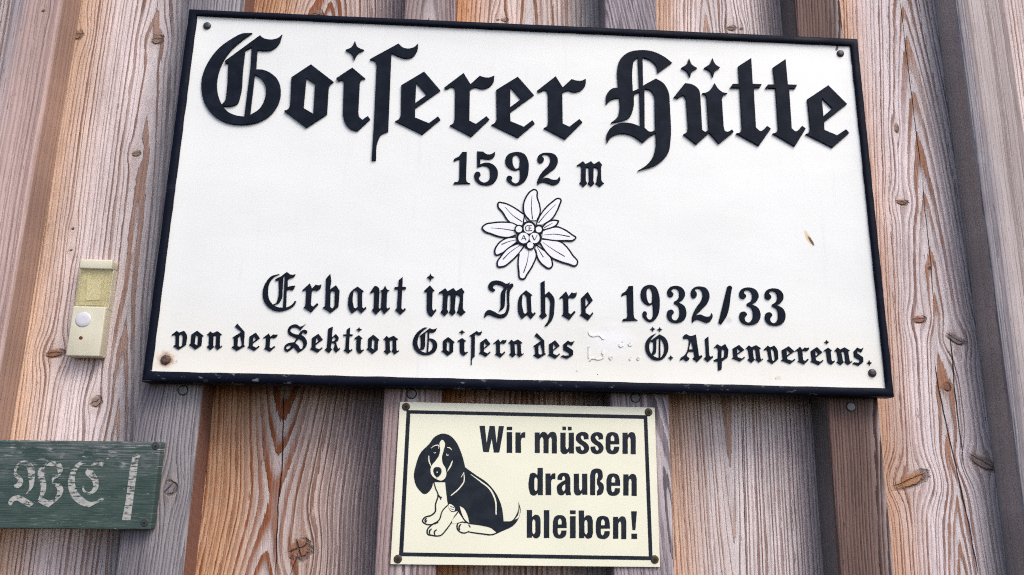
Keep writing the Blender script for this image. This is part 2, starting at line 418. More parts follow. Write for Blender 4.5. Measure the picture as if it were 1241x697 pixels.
def put(name, reg, y, x0, y0, x1, y1):
    """a letter form already read once, set again in the given window box"""
    g = GLY[name]
    us = [p[0] for c in g for p in c]; vs = [p[1] for c in g for p in c]
    a0, a1, b0, b1 = min(us), max(us), min(vs), max(vs)
    xm, ym = (x0 + x1) / 2, (y0 + y1) / 2
    q = lambda x_, y_: P(*reg.px(x_, y_), y)
    L, Rr, T, B = q(x0, ym).x, q(x1, ym).x, q(xm, y0).z, q(xm, y1).z
    return [[(L + (p[0] - a0) / (a1 - a0) * (Rr - L), B + (p[1] - b0) / (b1 - b0) * (T - B)) for p in c] for c in g]
def rect(reg, y, x0, y0, x1, y1): return contour(reg, f'{x0},{y0} {x1},{y0} {x1},{y1} {x0},{y1}', y)
def ribbon(reg, y, t, w0, w1=None, wm=None, n=6):
    """open stroke of tapering width (window units) -> outline"""
    w1 = w0 if w1 is None else w1; wm = (w0 + w1) / 2 if wm is None else wm
    c = smooth(parse(t), False, n); N = len(c); l = []; r = []
    for i, p in enumerate(c):
        d = (c[min(i + 1, N - 1)] - c[max(i - 1, 0)]).normalized(); nn = Vector((-d.y, d.x))
        s = i / (N - 1); wd = (w0 * (1 - s) * (1 - 2 * s) + wm * 4 * s * (1 - s) + w1 * s * (2 * s - 1)) / 2
        l.append(p + nn * wd); r.append(p - nn * wd)
    return [tuple(P(*reg.px(*p), y)[i] for i in (0, 2)) for p in l + r[::-1]]
def circle(reg, y, cx, cy, r, n=20, sx=1.0):
    return [tuple(P(*reg.px(cx + r * sx * math.cos(2 * math.pi * i / n), cy + r * math.sin(2 * math.pi * i / n)), y)[j] for j in (0, 2)) for i in range(n)]
def solid(contours, y_back, thick, bev=0.0):
    """filled outlines (inner ones are holes) -> mesh standing thick metres proud of the plane y_back"""
    cu = bpy.data.curves.new('outline', 'CURVE'); cu.dimensions = '2D'; cu.fill_mode = 'BOTH'
    cu.extrude = max(thick / 2 - bev, 1e-5)
    if bev: cu.bevel_depth = bev; cu.bevel_resolution = 1; cu.offset = -bev
    S_ = 100.0                                  # build large, then shrink: keeps the fill robust for small type
    cu.extrude *= S_
    if bev: cu.bevel_depth *= S_; cu.offset *= S_
    for c in contours:
        sp = cu.splines.new('POLY'); sp.points.add(len(c) - 1); sp.use_cyclic_u = True
        for i, (u_, v_) in enumerate(c): sp.points[i].co = (u_ * S_, v_ * S_, 0, 1)
    ob = bpy.data.objects.new('outline', cu); C.objects.link(ob)
    dg = bpy.context.evaluated_depsgraph_get(); dg.update()
    me = bpy.data.meshes.new_from_object(ob.evaluated_get(dg))
    bpy.data.objects.remove(ob); bpy.data.curves.remove(cu)
    for v_ in me.vertices:
        u_, h_, w_ = v_.co / S_
        v_.co = (u_, y_back - thick / 2 - w_, h_)
    me.materials.clear()
    for p_ in me.polygons: p_.use_smooth = False
    return me
def merge(name, parts, parent, mats):
    """several solids [(mesh, material slot)] -> one object"""
    bm = bmesh.new()
    for me, mi in parts:
        n0 = len(bm.faces); bm.from_mesh(me); bm.faces.ensure_lookup_table()
        for f in bm.faces[n0:]: f.material_index = mi
        bpy.data.meshes.remove(me)
    me = bpy.data.meshes.new(name); bm.to_mesh(me); bm.free()
    return finish(name, me, mats, parent)
def slab(corners, y0, y1, bev=.0):
    """quadrilateral plate: corners (x, z) TL TR BR BL; y0 front, y1 back"""
    bm = bmesh.new()
    f = [bm.verts.new((x_, y0, z_)) for x_, z_ in corners]; k = [bm.verts.new((x_, y1, z_)) for x_, z_ in corners]
    bm.faces.new(f); bm.faces.new(k[::-1])
    for i in range(4): bm.faces.new((f[i], k[i], k[(i + 1) % 4], f[(i + 1) % 4]))
    bmesh.ops.recalc_face_normals(bm, faces=bm.faces)
    if bev: bmesh.ops.bevel(bm, geom=list(bm.edges), offset=bev, segments=3, profile=.6, affect='EDGES')
    return bm
def quad(pts, y): return [(P(a, b_, y).x, P(a, b_, y).z) for a, b_ in pts]

# ------------------------------------------------------------------ enamelled sign of the hut
frame_m, nt, b = newmat('black_frame_paint', .6, (.010, .013, .026), spec=.08)
x, y, z, obj = objxyz(nt)
chip = noise(nt, vec(nt, x * 90.0, z * 260.0, 0), 1, 3, .6).ss(.60, .66) * noise(nt, vec(nt, x * 14.0, 5.0, 0), 1, 2).ss(.45, .6) * z.ss(-.172, -.180) * .7
scuff = noise(nt, vec(nt, x * 22.0, z * 60.0, 4), 1, 4, .65)
c1 = mix(nt, scuff.ss(.5, .8), (.004, .006, .014), (.012, .016, .030))
nt.links.new(mix(nt, chip * .8, c1, (.32, .34, .34)), b.inputs['Base Color'])
nt.links.new(scuff.ss(.3, .7, .50, .75).s, b.inputs['Roughness'])
bump(nt, b, noise(nt, obj, 140, 3) * .6 + scuff, .0006, .5)

ink_m, nt, b = newmat('black_letter_paint', .65, (.012, .016, .028), spec=.08)
x, y, z, obj = objxyz(nt)
n1 = noise(nt, obj, 60, 4, .6)
nt.links.new(mix(nt, n1.ss(.35, .75), (.004, .007, .014), (.010, .015, .026)), b.inputs['Base Color'])
bump(nt, b, noise(nt, obj, 420, 2), .0002, .5)

pan_m, nt, b = newmat('white_enamel', .34, spec=.45)
x, y, z, obj = objxyz(nt)
n1 = noise(nt, vec(nt, x * 5.0, z * 9.0, 1), 1, 4, .6); n2 = noise(nt, vec(nt, x * 30.0, z * 60.0, 2), 1, 3, .6)
c1 = mix(nt, n1.ss(.35, .7), (.775, .795, .765), (.735, .755, .725))
c1 = mix(nt, z.ss(-.09, -.19) * n1.ss(.2, .8) * .75, c1, (.76, .73, .62))
c1 = mix(nt, n2.ss(.62, .78) * .22, c1, (.60, .60, .57))
def stain(c1, px, py, rx, rz, amt, colr, ang=0.0, f=200.0, soft=.2):
    q = P(px, py, Y_PANEL); dx, dz = x - q.x, z - q.z
    ca, sa = math.cos(ang), math.sin(ang)
    u_ = (dx * ca + dz * sa) / rx; v_ = (dz * ca - dx * sa) / rz
    d_ = (u_ * u_ + v_ * v_).sqrt() + (noise(nt, vec(nt, x * f, z * f, 7), 1, 3, .6) - .5) * .9
    return mix(nt, d_.ss(1.0, soft) * amt, c1, colr)
c1 = stain(c1, 201, 436, .0125, .0125, .55, (.62, .40, .20)); c1 = stain(c1, 201, 436, .0088, .0088, .9, (.16, .07, .03))
c1 = stain(c1, 980, 289, .0034, .0105, .8, (.62, .42, .14), .45, 120, .3); c1 = stain(c1, 983, 292, .0017, .0070, 1.0, (.09, .04, .015), .5, 150, .5)
c1 = mix(nt, noise(nt, vec(nt, x * 130.0, z * 9.0, 31), 1, 4, .6).ss(.56, .80) * .16, c1, (.50, .51, .47))
c1 = mix(nt, noise(nt, vec(nt, x * 900.0, z * 900.0, 33), 1, 1).ss(.77, .82) * .45, c1, (.36, .36, .34))
c1 = stain(c1, 1014, 59, .0020, .0042, 1.0, (.02, .02, .03), -.4, 120, .6)
c1 = stain(c1, 944, 458, .0035, .0030, .55, (.60, .50, .26)); c1 = stain(c1, 940, 459, .0008, .0012, .8, (.18, .12, .06))
c1 = stain(c1, 724, 454, .0008, .0008, 1.0, (.04, .03, .03)); c1 = stain(c1, 1057, 451, .010, .010, .25, (.50, .47, .40))
c1 = stain(c1, 250, 32, .008, .010, .22, (.45, .43, .40)); c1 = stain(c1, 742, 412, .030, .020, .75, (.80, .80, .81), 0, 60)
c1 = stain(c1, 214, 438, .0010, .0016, .6, (.3, .3, .32))
c1 = stain(c1, 883, 388, .0045, .0050, .55, (.50, .50, .50), .3, 300); c1 = stain(c1, 880, 396, .006, .003, .6, (.86, .86, .86), 0, 200)
for (sx_, sy_, r_) in ((714, 421, .0012), (730, 432, .001), (715, 438, .001), (741, 433, .0014), (754, 415, .0011), (763, 416, .0011), (764, 434, .0010), (773, 434, .0014), (722, 434, .001), (750, 418, .001), (699, 450, .0012), (760, 386, .0010)):
    c1 = stain(c1, sx_, sy_, r_ * 1.5, r_, .65, (.25, .25, .26), .3, 900)
nt.links.new(c1, b.inputs['Base Color'])
nt.links.new(n2.ss(.3, .7, .28, .46).s, b.inputs['Roughness'])
q = P(735, 405, Y_PANEL); dx, dz = (x - q.x) / .045, (z - q.z) / .022
dent = ((dx * dx + dz * dz) * -1.0).exp()
bump(nt, b, noise(nt, vec(nt, x * 7.0, z * 9.0, 3), 1, 2) * 1.6 + n2 * .12 + dent * (noise(nt, vec(nt, x * 60.0, z * 80.0, 5), 1, 3)) * .4, .0012, .8)

fo = [(228.5, 10.5), (1040, 46.5), (1084.3, 481.2), (171, 462.3)]
fi = [(238.3, 17.8), (1031.5, 54.6), (1074.8, 470.3), (182.8, 449.6)]
O4 = quad(fo, Y_FRAME); I4 = quad(fi, Y_FRAME)
sign = empty('hut_sign', (sum(p[0] for p in O4) / 4, 0, O4[3][1]), 'large white sheet metal hut sign with black frame and raised black blackletter inscription', 'sign')
bm = bmesh.new()                            # frame: outer and inner loops, softened front edges
def along(a, b_, n): return [(a[0] + (b_[0] - a[0]) * i / n, a[1] + (b_[1] - a[1]) * i / n) for i in range(n)]
NS = 46
oo = sum((along(O4[i], O4[(i + 1) % 4], NS) for i in range(4)), []); ii = sum((along(I4[i], I4[(i + 1) % 4], NS) for i in range(4)), [])
rs = random.Random(3)
jo = [rs.uniform(-.0004, .0004) for _ in oo]; ji = [rs.uniform(-.00045, .00045) for _ in ii]
def ring(f, yy, j=True):
    out = []
    for k in range(len(oo)):
        (ax, az), (bx_, bz) = oo[k], ii[k]
        ff = f + (jo[k] * (1 - f) + ji[k] * f) / .009 * .6 if j else f
        out.append(bm.verts.new((ax + (bx_ - ax) * ff, yy, az + (bz - az) * ff)))
    return out
rgs = [ring(.02, -.0002), ring(0, -.004), ring(0, -.0125), ring(.03, -.0166), ring(.11, Y_FRAME), ring(.55, Y_FRAME - .0001), ring(.93, Y_FRAME), ring(.98, -.0172), ring(1.0, -.0160), ring(1.0, -.010)]
for a, b_ in zip(rgs, rgs[1:]):
    for k in range(len(a)):
        f = bm.faces.new((a[k], a[(k + 1) % len(a)], b_[(k + 1) % len(a)], b_[k])); f.smooth = True
done(bm, 'frame', [frame_m], sign)
bm = bmesh.new()                            # panel: a sheet with slightly rolled margins
NX, NZ = 60, 34
gv = []
for j in range(NZ + 1):
    row = []
    for i in range(NX + 1):
        u_, v_ = -.004 + 1.008 * i / NX, -.006 + 1.012 * j / NZ
        tx = I4[0][0] + (I4[1][0] - I4[0][0]) * u_; tz = I4[0][1] + (I4[1][1] - I4[0][1]) * u_
        qx = I4[3][0] + (I4[2][0] - I4[3][0]) * u_; qz = I4[3][1] + (I4[2][1] - I4[3][1]) * u_
        e_ = min(u_ * 1.85, (1 - u_) * 1.85, v_, 1 - v_)
        yy = Y_PANEL - .0007 * max(0, 1 - e_ / .03) + .00035 * math.sin(u_ * 9 + v_ * 3) * math.sin(v_ * 7) * min(1, max(0, e_) * 8)
        row.append(bm.verts.new((tx + (qx - tx) * v_, yy, tz + (qz - tz) * v_)))
    gv.append(row)
for j in range(NZ):
    for i in range(NX):
        f = bm.faces.new((gv[j][i], gv[j + 1][i], gv[j + 1][i + 1], gv[j][i + 1])); f.smooth = True
done(bm, 'panel', [pan_m], sign, fix=False)

screw_m, nt, b = newmat('dark_screw', .5, (.05, .05, .055), .5)
rust_m, nt, b = newmat('rusty_screw', .75, (.09, .045, .03), .1)
x, y, z, obj = objxyz(nt)
nt.links.new(mix(nt, noise(nt, obj, 500, 3).ss(.4, .62), (.035, .033, .045), (.16, .075, .035)), b.inputs['Base Color'])
for (q, r_, m_) in (((250.8, 31), .0040, screw_m), ((1018.8, 64.6), .0040, screw_m), ((1057.5, 452), .0041, screw_m), ((200.5, 436), .0046, rust_m)):
    bm = bmesh.new(); disc(bm, P(*q, Y_PANEL - .001), r_, Y_PANEL + .0005, Y_PANEL - .0019, dome=.0004)
    o = done(bm, 'screw', [m_], sign)
    if m_ is rust_m: tag(o, 'rusty screw with an orange stain round it')

YL = Y_PANEL - .0007
RG = R(230, 20, 4.645); RI = R(400, 40, 4.355); RE = R(560, 70, 5.811); RH = R(720, 50, 4.2235); RT = R(850, 60, 5.36)
RN = R(540, 170, 5.9095); RB = R(310, 325, 6.205); RJ = R(500, 325, 5.171); RY = R(740, 335, 5.3957)
RV = R(200, 390, 8.273); RS = R(340, 390, 7.756); RO = R(490, 390, 7.756); RD = R(640, 390, 6.5316); RA = R(810, 390, 4.432)
Y = YL
G_ = trace('G', RG, Y, '352,96 300,98~ 240,127~ 165,182~ 105,260~ 70,350~ 68,420~ 90,500~ 140,562~ 210,600~ 290,611~ 380,598~ 455,555~ 500,490~ 512,415~ 497,360~ 455,320~ 410,302~ 374,300 381,190 410,194~ 462,189~ 500,160~ 521,104 500,122~ 450,132~ 410,120~ 397,108 200,252 199,262~ 207,267~ 218,260 208,430~ 200,475~ 181,498 166,465~ 153,400~ 160,330~ 185,262~ 230,195~ 290,140~',
           '313,193 350,175 343,290 308,566 255,557~ 215,537~ 186,508 235,506~ 268,492~ 284,450~ 300,300', '367,328 400,350~ 428,400~ 425,460~ 395,520~ 340,558')
o_ = trace('o', RG, Y, '683,272 810,370 795,380~ 782,402 773,552 657,628 532,533 555,523~ 566,500 573,345', '657,348 706,383 696,550 641,517')
DOT = '132,44 146,76~ 180,92 146,111~ 128,145 114,112~ 82,92 116,75~'
dot_ = trace('dot', RI, Y, DOT)
i_ = trace('i', RI, Y, '118,185 187,243 168,246~ 157,264 149,420 155,445~ 172,460 200,440 212,457 145,520 108,508~ 79,475~ 68,430 73,262 64,250~ 45,257 33,241')
s_ = trace('longs', RI, Y, '362,58 388,80~ 420,84~ 445,76~ 465,58 460,95~ 435,128~ 400,136~ 360,125~ 324,108 307,522 270,538~ 252,572~ 242,674 220,674 232,480 246,178 238,152~ 210,141')
e_ = trace('e', RI, Y, '497,206 583,306 449,400 449,448 522,478 570,442 582,460 487,538 343,468 364,456~ 374,435 376,278', '455,265 509,329 450,372')
r_ = trace('r', RI, Y, '705,213 741,272 790,228 815,236~ 845,236~ 867,226 862,262~ 835,290~ 800,298~ 765,290~ 738,302 735,465 770,482 825,441 841,458 745,550 632,490 650,479~ 658,455 660,315 652,290~ 612,300 603,290')
H_ = trace('H', RH, Y, '398,112 325,165 316,128~ 288,100~ 247,84 250,229 315,193 352,215~ 380,262~ 387,330 390,510~ 378,575~ 325,630~ 222,665 268,635~ 300,595~ 315,540~ 314,472 286,488 248,521 190,483~ 130,475~ 88,492~ 66,522 62,490~ 85,445~ 130,421~ 185,421~ 236,438 231,262 203,275 200,345~ 180,392~ 140,410~ 85,420 120,388~ 130,350~ 128,292 90,300~ 60,326 65,272~ 95,243~ 122,240 119,150~ 130,100~ 170,62~ 235,48~ 300,55~ 355,80~',
           '197,258 196,140~ 203,105~ 223,84 230,244', '257,246 285,252~ 305,278~ 310,335 312,456 285,465~ 258,445')
u_g = trace('u', RH, Y, '465,216 507,226~ 535,250~ 543,290 552,455 568,465~ 585,452 575,292 568,276~ 552,268 578,262~ 598,245~ 615,216 634,245~ 655,262~ 682,268 660,280~ 653,300 662,440 670,462~ 685,465 705,453 713,466 638,527 588,470 522,530 456,478 474,466~ 480,440 470,300 458,280~ 428,294 407,288')
t_g = trace('t', RT, Y, '322,58 332,226 390,228 378,250 338,252 353,510 385,532~ 405,520 425,498 450,517 372,628 225,547 250,540~ 263,520 248,252 185,250 202,226 246,226 238,112')
t2_ = trace('t2', RT, Y, '545,65 560,230 620,232 608,256 568,256 585,515 612,534~ 635,520 652,498 676,516 605,632 461,548 485,540~ 498,520 480,254 414,252 430,230 477,230 463,120')
e3_ = trace('e3', RT, Y, '822,235 944,357 795,474 797,525 880,560 937,520 958,545 850,640 676,552 697,540~ 706,520 687,325', '780,318 849,385 790,436')
Hd = [contour(RH, '485,90 499,121~ 527,140 500,158~ 490,187 474,157~ 445,138 472,120~', Y), contour(RH, '605,88 618,118~ 643,137 618,156~ 607,187 592,156~ 562,138 590,119~', Y)]

def word(name, label, shapes, thick=.0016, bev=.00035):
    cs = [c for s in shapes for c in s]
    return tag(merge(name, [(solid(cs, YL + .0009, thick, bev), 0)], sign, [ink_m]), label)
word('raised_word', 'first word of the large blackletter headline', [G_, o_, dot_, i_, s_, e_, r_, put('e', RE, Y, 208, 135, 512, 565), put('r', RE, Y, 527, 135, 873, 577)], .0022, .00025)
word('raised_word', 'second word of the large blackletter headline', [H_, Hd, u_g, t_g, t2_, e3_], .0022, .00025)
# altitude
d1 = trace('1', RN, Y, '120,84 153,84 147,270 152,295~ 178,312 56,315 62,303~ 90,295~ 98,275 100,140 85,142~ 62,153 59,143~ 95,116~')
d5 = trace('5', RN, Y, '226,80 270,82 290,98~ 325,100~ 355,82 352,110~ 335,132~ 300,138~ 250,132 248,172 290,160~ 340,174~ 372,215~ 370,270~ 338,311~ 285,323~ 235,308~ 208,272~ 206,245~ 222,226~ 245,232~ 251,250~ 238,268~ 255,296~ 280,303~ 310,285~ 318,240~ 305,195~ 275,184~ 226,196')
d9 = trace('9', RN, Y, '515,84~ 565,100~ 592,150~ 595,215~ 580,275~ 545,312~ 510,324~ 460,308~ 437,275~ 445,257~ 465,256~ 478,270~ 472,285~ 483,302~ 507,308~ 526,292~ 533,255~ 530,208 505,217~ 460,204~ 432,175~ 428,140~ 445,105~ 480,88~', '505,106~ 526,125~ 530,165~ 520,200~ 503,204~ 486,182~ 480,145~ 487,115~')
d2 = trace('2', RN, Y, '735,90~ 785,105~ 805,148~ 790,192~ 740,235~ 690,274 725,269~ 770,283~ 800,280~ 815,260 822,275~ 810,305~ 775,322~ 735,311~ 700,302~ 675,308~ 660,322 656,298~ 665,270~ 700,218~ 738,178~ 750,140~ 738,112~ 712,103~ 692,112~ 704,130~ 697,158~ 672,164~ 657,140~ 665,112~ 695,93~')
m_g = trace('m', RN, Y, '985,150 1002,171 1042,150 1062,171 1100,150 1122,178 1113,188 1115,285 1122,298~ 1136,308 1104,335 1072,310 1082,295 1077,198~ 1061,196 1058,290 1066,310 1042,332 1018,310 1027,290 1024,198 1005,196 1004,290 1014,308 988,335 958,308 970,292 972,200 962,183~ 946,188 940,180')
word('raised_number', 'altitude in metres below the headline', [d1, d5, d9, d2, m_g], .0016)
# built in the year
E_ = trace('E', RB, Y, '180,44 120,60~ 75,110~ 52,185~ 65,255~ 110,305~ 175,325~ 240,310~ 288,280~ 305,250 294,246 275,272~ 250,288~ 228,296 232,168 255,160~ 273,166~ 297,132 268,134~ 240,142 240,88 262,74~ 282,70~ 300,45 280,50~ 258,46~ 235,28 190,62 145,84 152,93~ 172,90 165,230~ 152,262~ 128,274 103,240~ 92,175~ 104,110~ 138,66~',
           '208,60 218,62 205,297 160,291~ 140,280~ 172,264~ 192,235~ 202,150')
b_g = trace('b', RB, Y, '560,42 568,95 558,160 603,128 630,168 622,290 563,336 503,297 522,285 528,80', '562,185 575,170~ 595,182 592,280 576,302~ 560,290')
a_g = trace('a', RB, Y, '765,138 812,172 800,182 800,290 812,302~ 825,290 832,302 793,340 765,310 722,340 700,305~ 695,245~ 710,185~', '745,165~ 766,185 768,290 748,302~ 732,268~ 732,200~')
ts_ = trace('ts', RB, Y, '1105,66 1103,140 1130,142 1128,158 1101,160 1095,300 1107,312~ 1122,298 1128,312 1088,350 1047,312 1062,303 1070,160 1042,158 1045,142 1072,142 1075,90')
word('raised_word', 'first word of the line that gives the building year', [E_, put('r', RB, Y, 345, 115, 485, 333), b_g, a_g, put('u', RB, Y, 855, 130, 1012, 350), ts_])
word('raised_word', 'second, shortest word of the building year line', [put('i', RJ, Y, 70, 108, 152, 302), put('dot', RJ, Y, 90, 32, 136, 83), put('m', RJ, Y, 162, 122, 335, 302)])
J_ = [contour(RJ, '515,78~ 560,84~ 590,98~ 612,88 605,108~ 585,142~ 580,200~ 574,245~ 538,275 550,250~ 552,200~ 556,150~ 570,122~ 545,106~ 512,106~ 504,122~ 518,138~ 508,147~ 485,138~ 474,115~ 488,88~', Y),
      contour(RJ, '628,98~ 632,106~ 613,138~ 607,200~ 606,260~ 585,302~ 550,313~ 510,303~ 475,292~ 450,312 453,282~ 475,262~ 510,272~ 550,290~ 578,280~ 592,240~ 592,180~ 594,130~ 610,102~', Y)]
h_g = trace('h', RJ, Y, '828,78 830,166 855,146 885,182~ 889,250~ 876,322~ 845,362 826,364 850,328~ 860,260~ 856,195~ 840,178~ 832,184 832,282 843,298 815,319 793,300 806,285 803,92')
word('raised_word', 'third word of the building year line', [J_, put('a', RJ, Y, 660, 138, 772, 320), h_g, put('r', RJ, Y, 920, 145, 1030, 325), put('e', RJ, Y, 1048, 148, 1132, 328)])
d3 = trace('3', RY, Y, '420,62~ 468,76~ 487,115~ 470,155~ 445,171 478,190~ 496,240~ 478,288~ 430,304~ 385,290~ 368,248~ 378,222~ 400,218~ 414,236~ 400,258~ 404,278~ 421,288~ 442,272~ 450,235~ 440,194~ 415,178 415,166 440,148~ 448,115~ 435,85~ 413,80~ 398,94~ 411,114~ 402,134~ 380,132~ 370,106~ 385,74~')
word('raised_number', 'building years at the right end of the line', [put('1', RY, Y, 72, 62, 176, 294), put('9', RY, Y, 198, 55, 322, 298), d3, put('2', RY, Y, 527, 66, 664, 306), [contour(RY, '778,60~ 795,70 735,298~ 720,313~ 706,300 763,68', Y)], put('3', RY, Y, 838, 72, 977, 318), put('3', RY, Y, 1005, 78, 1140, 322)])
# bottom line
v_g = trace('v', RV, Y, '118,90 140,108 190,90 215,125~ 210,230 135,280 82,243 105,230 105,145 90,130~ 75,141 66,132', '142,135 162,125~ 178,150 172,235 150,250~ 138,240')
n_g = trace('n', RV, Y, '455,95 478,115 525,93 571,128 552,138 548,232 558,248~ 570,235 573,248 525,281 497,248 509,232 513,140 485,140 482,240 492,250 452,283 418,250 438,235 440,145 428,130~ 418,133')
d_g = trace('d', RV, Y, '725,18 798,100 790,232 803,242 718,291 668,255 690,240 690,168 677,158 765,100 700,48', '755,138 752,248~ 725,243 731,160')
word('raised_word', 'first word of the bottom line', [v_g, put('o', RV, Y, 245, 88, 382, 278), n_g], .0014, .0003)
word('raised_word', 'second word of the bottom line', [d_g, put('e', RV, Y, 830, 108, 950, 292), put('r', RV, Y, 978, 118, 1120, 300)], .0014, .0003)
S_g = trace('S', RS, Y, '236,18 185,82 165,62~ 132,52~ 102,60~ 92,85~ 112,105~ 168,122 188,92~ 222,75~ 249,86~ 246,108~ 230,112~ 214,100~ 196,122 228,146~ 247,185~ 241,230~ 212,260~ 165,290 125,240 92,265~ 60,281~ 38,266~ 36,235~ 60,206~ 100,195~ 128,192 150,155 118,141~ 80,120~ 68,85~ 80,50~ 115,28~ 150,24~ 185,44~ 210,38~',
            '168,158 200,178~ 214,212~ 190,256~ 168,225~ 138,198', '100,222 65,226~ 52,244~ 62,258~ 86,246~')
k_g = trace('k', RS, Y, '492,45 482,148 520,113 546,152~ 538,178~ 520,186 535,240 545,252~ 555,243 560,255 520,291 496,255 506,205~ 480,196 472,243 486,257 455,293 414,262 435,245 448,65', '484,166 504,143~ 516,163~ 502,180~ 483,184')
word('raised_word', 'third word of the bottom line, with a curled capital', [S_g, put('e', RS, Y, 280, 112, 398, 290), k_g, put('ts', RS, Y, 585, 52, 682, 298), put('i', RS, Y, 690, 125, 787, 298), put('dot', RS, Y, 712, 48, 765, 97), put('o', RS, Y, 810, 120, 927, 302), put('n', RS, Y, 962, 130, 1116, 308)], .0014, .0003)
word('raised_word', 'fourth word of the bottom line', [put('G', RO, Y, 80, 52, 312, 312), put('o', RO, Y, 350, 142, 472, 320), put('i', RO, Y, 497, 152, 600, 318), put('dot', RO, Y, 515, 72, 571, 121), put('longs', RO, Y, 610, 82, 726, 406), put('e', RO, Y, 702, 155, 812, 328), put('r', RO, Y, 836, 162, 960, 335), put('n', RO, Y, 976, 165, 1123, 335)], .0014, .0003)
s_g = trace('s', RD, Y, '315,149 340,160~ 370,150 348,187 325,178 310,178 310,195 357,225 357,262 312,292 258,275 275,264 300,268 322,265 325,248 280,222 278,180')
word('raised_word', 'short word before the overpainted patch', [put('d', RD, Y, 42, 88, 142, 291), put('e', RD, Y, 157, 145, 253, 291), s_g], .0014, .0003)
OU = [contour(RD, '1016,90 972,112~ 935,155~ 928,205~ 948,262~ 1000,303~ 1065,295~ 1103,245~ 1111,190~ 1088,130~ 1040,98 968,150 978,160~ 992,160 988,230~ 975,257 962,225~ 960,185~ 975,138~', Y),
      contour(RD, '1017,140 1037,130 1036,287 1000,275~ 986,263 1005,256~ 1014,235', Y), contour(RD, '1048,130 1072,170~ 1079,215~ 1067,262~ 1048,286', Y)]
word('raised_word', 'single capital with two dots after the overpainted patch', [OU, put('dot', RD, Y, 967, 37, 1008, 78), put('dot', RD, Y, 1023, 41, 1063, 81), put('dot', RD, Y, 1110, 264, 1152, 306)], .0014, .0003)
A_g = [contour(RA, '78,80 92,67~ 118,76~ 148,68 151,88 165,185 178,178 183,187 155,216 131,196 141,188 136,160 108,160 101,186~ 113,196~ 100,211~ 80,201~ 61,209 68,193~ 88,178~ 110,112~ 110,96~ 98,90~ 84,93', Y), contour(RA, '122,102 133,148 111,148', Y)]
l_g = [contour(RA, '215,78 220,180 228,187~ 238,182 241,191 212,216 191,197 203,185 197,92', Y)]
p_g = [contour(RA, '262,120 284,132 305,119 323,150 319,190 288,213 286,256 268,263 265,212 248,213 245,205 266,195 268,150 258,138~ 244,141', Y), contour(RA, '287,146 302,152 300,188 285,196', Y)]
word('raised_word', 'last and longest word of the bottom line', [A_g, l_g, p_g, put('e', RA, Y, 340, 124, 411, 213), put('n', RA, Y, 417, 125, 508, 220), put('v', RA, Y, 515, 127, 590, 226), put('e', RA, Y, 604, 131, 681, 226), put('r', RA, Y, 682, 134, 759, 229), put('e', RA, Y, 761, 135, 831, 232), put('i', RA, Y, 838, 139, 893, 229), put('dot', RA, Y, 838, 97, 865, 121), put('n', RA, Y, 894, 137, 986, 233), put('s', RA, Y, 986, 138, 1053, 236), put('dot', RA, Y, 1067, 206, 1094, 236)], .0014, .0003)
# letters painted over in white: only their relief is left
ghost = [contour(RD, '475,70 510,100~ 560,95~ 610,132 600,140~ 560,112~ 510,118~ 480,100~', Y), contour(RD, '480,315 500,285~ 560,292~ 600,265 605,272~ 565,302~ 505,296~', Y),
         contour(RD, '590,215 598,222 596,262~ 586,258~', Y), contour(RD, '650,262 672,285 655,305 638,284', Y), contour(RD, '715,190 745,170 760,190 735,205', Y), contour(RD, '790,175 812,165 825,188 800,195', Y),
         contour(RD, '475,195 490,205 486,290 476,285', Y), contour(RD, '800,292 812,280 816,300 806,306', Y), contour(RD, '860,290 890,278~ 880,303 868,306', Y)]
tag(merge('overpainted_word', [(solid(ghost, YL + .0006, .0006, .0002), 0)], sign, [pan_m]), 'white relief of letters painted over on the bottom line')

# ------------------------------------------------------------------ edelweiss on the sign
petal_m, nt, b = newmat('petal_white', .4, (.78, .79, .80))
RF = R(575, 225, 5.807)
YE = Y_PANEL - .0006
petals = [
 ('345,257 333,227~ 340,208~ 360,205~ 380,220~ 386,252', ['353,222 362,240~ 376,256']),
 ('300,290 240,250~ 200,190~ 165,140~ 168,122~ 200,122~ 270,150~ 330,190~ 352,206 342,272', ['215,150 270,210~ 336,255']),
 ('290,347 240,365~ 190,362~ 120,340~ 65,315~ 55,298~ 75,275~ 130,262~ 220,258~ 262,262~ 305,282', ['115,298 200,305~ 290,320']),
 ('298,398 240,440~ 185,480~ 150,486~ 143,465~ 160,420~ 215,375~ 292,362', ['302,380 240,395~ 190,415']),
 ('352,420 310,480~ 260,530~ 200,570~ 165,568~ 160,545~ 185,500~ 240,440~ 322,402', ['322,420 250,470~ 200,520']),
 ('435,420 480,450~ 520,480~ 545,530~ 545,570~ 530,582~ 490,565~ 450,520~ 430,450', ['440,432 485,505']),
 ('355,440 420,440 435,490~ 415,550~ 370,625~ 345,658~ 325,655~ 312,600~ 308,530~ 315,480~', ['383,455 370,540~ 345,615']),
 ('475,378 550,385~ 610,400~ 655,440~ 690,490~ 725,545~ 715,562~ 660,552~ 590,530~ 540,505~ 490,450~ 463,405', ['480,400 560,455~ 635,500']),
 ('482,318 530,300~ 580,292~ 640,315~ 690,350~ 712,368~ 700,382~ 640,388~ 570,388~ 475,374', ['480,350 560,343~ 670,360']),
 ('480,292 510,262~ 560,245~ 592,250 575,280~ 540,298~ 488,312', ['550,265 490,298']),
 ('435,275 460,215~ 500,160~ 550,115~ 590,92~ 605,98~ 597,140~ 575,190~ 545,235~ 485,275', ['570,135 510,195~ 450,265']),
 ('388,245 352,200~ 345,140~ 365,80~ 395,42~ 425,30~ 438,40~ 440,80~ 458,140~ 462,190~ 440,245', ['405,70 400,140~ 408,240']),
]
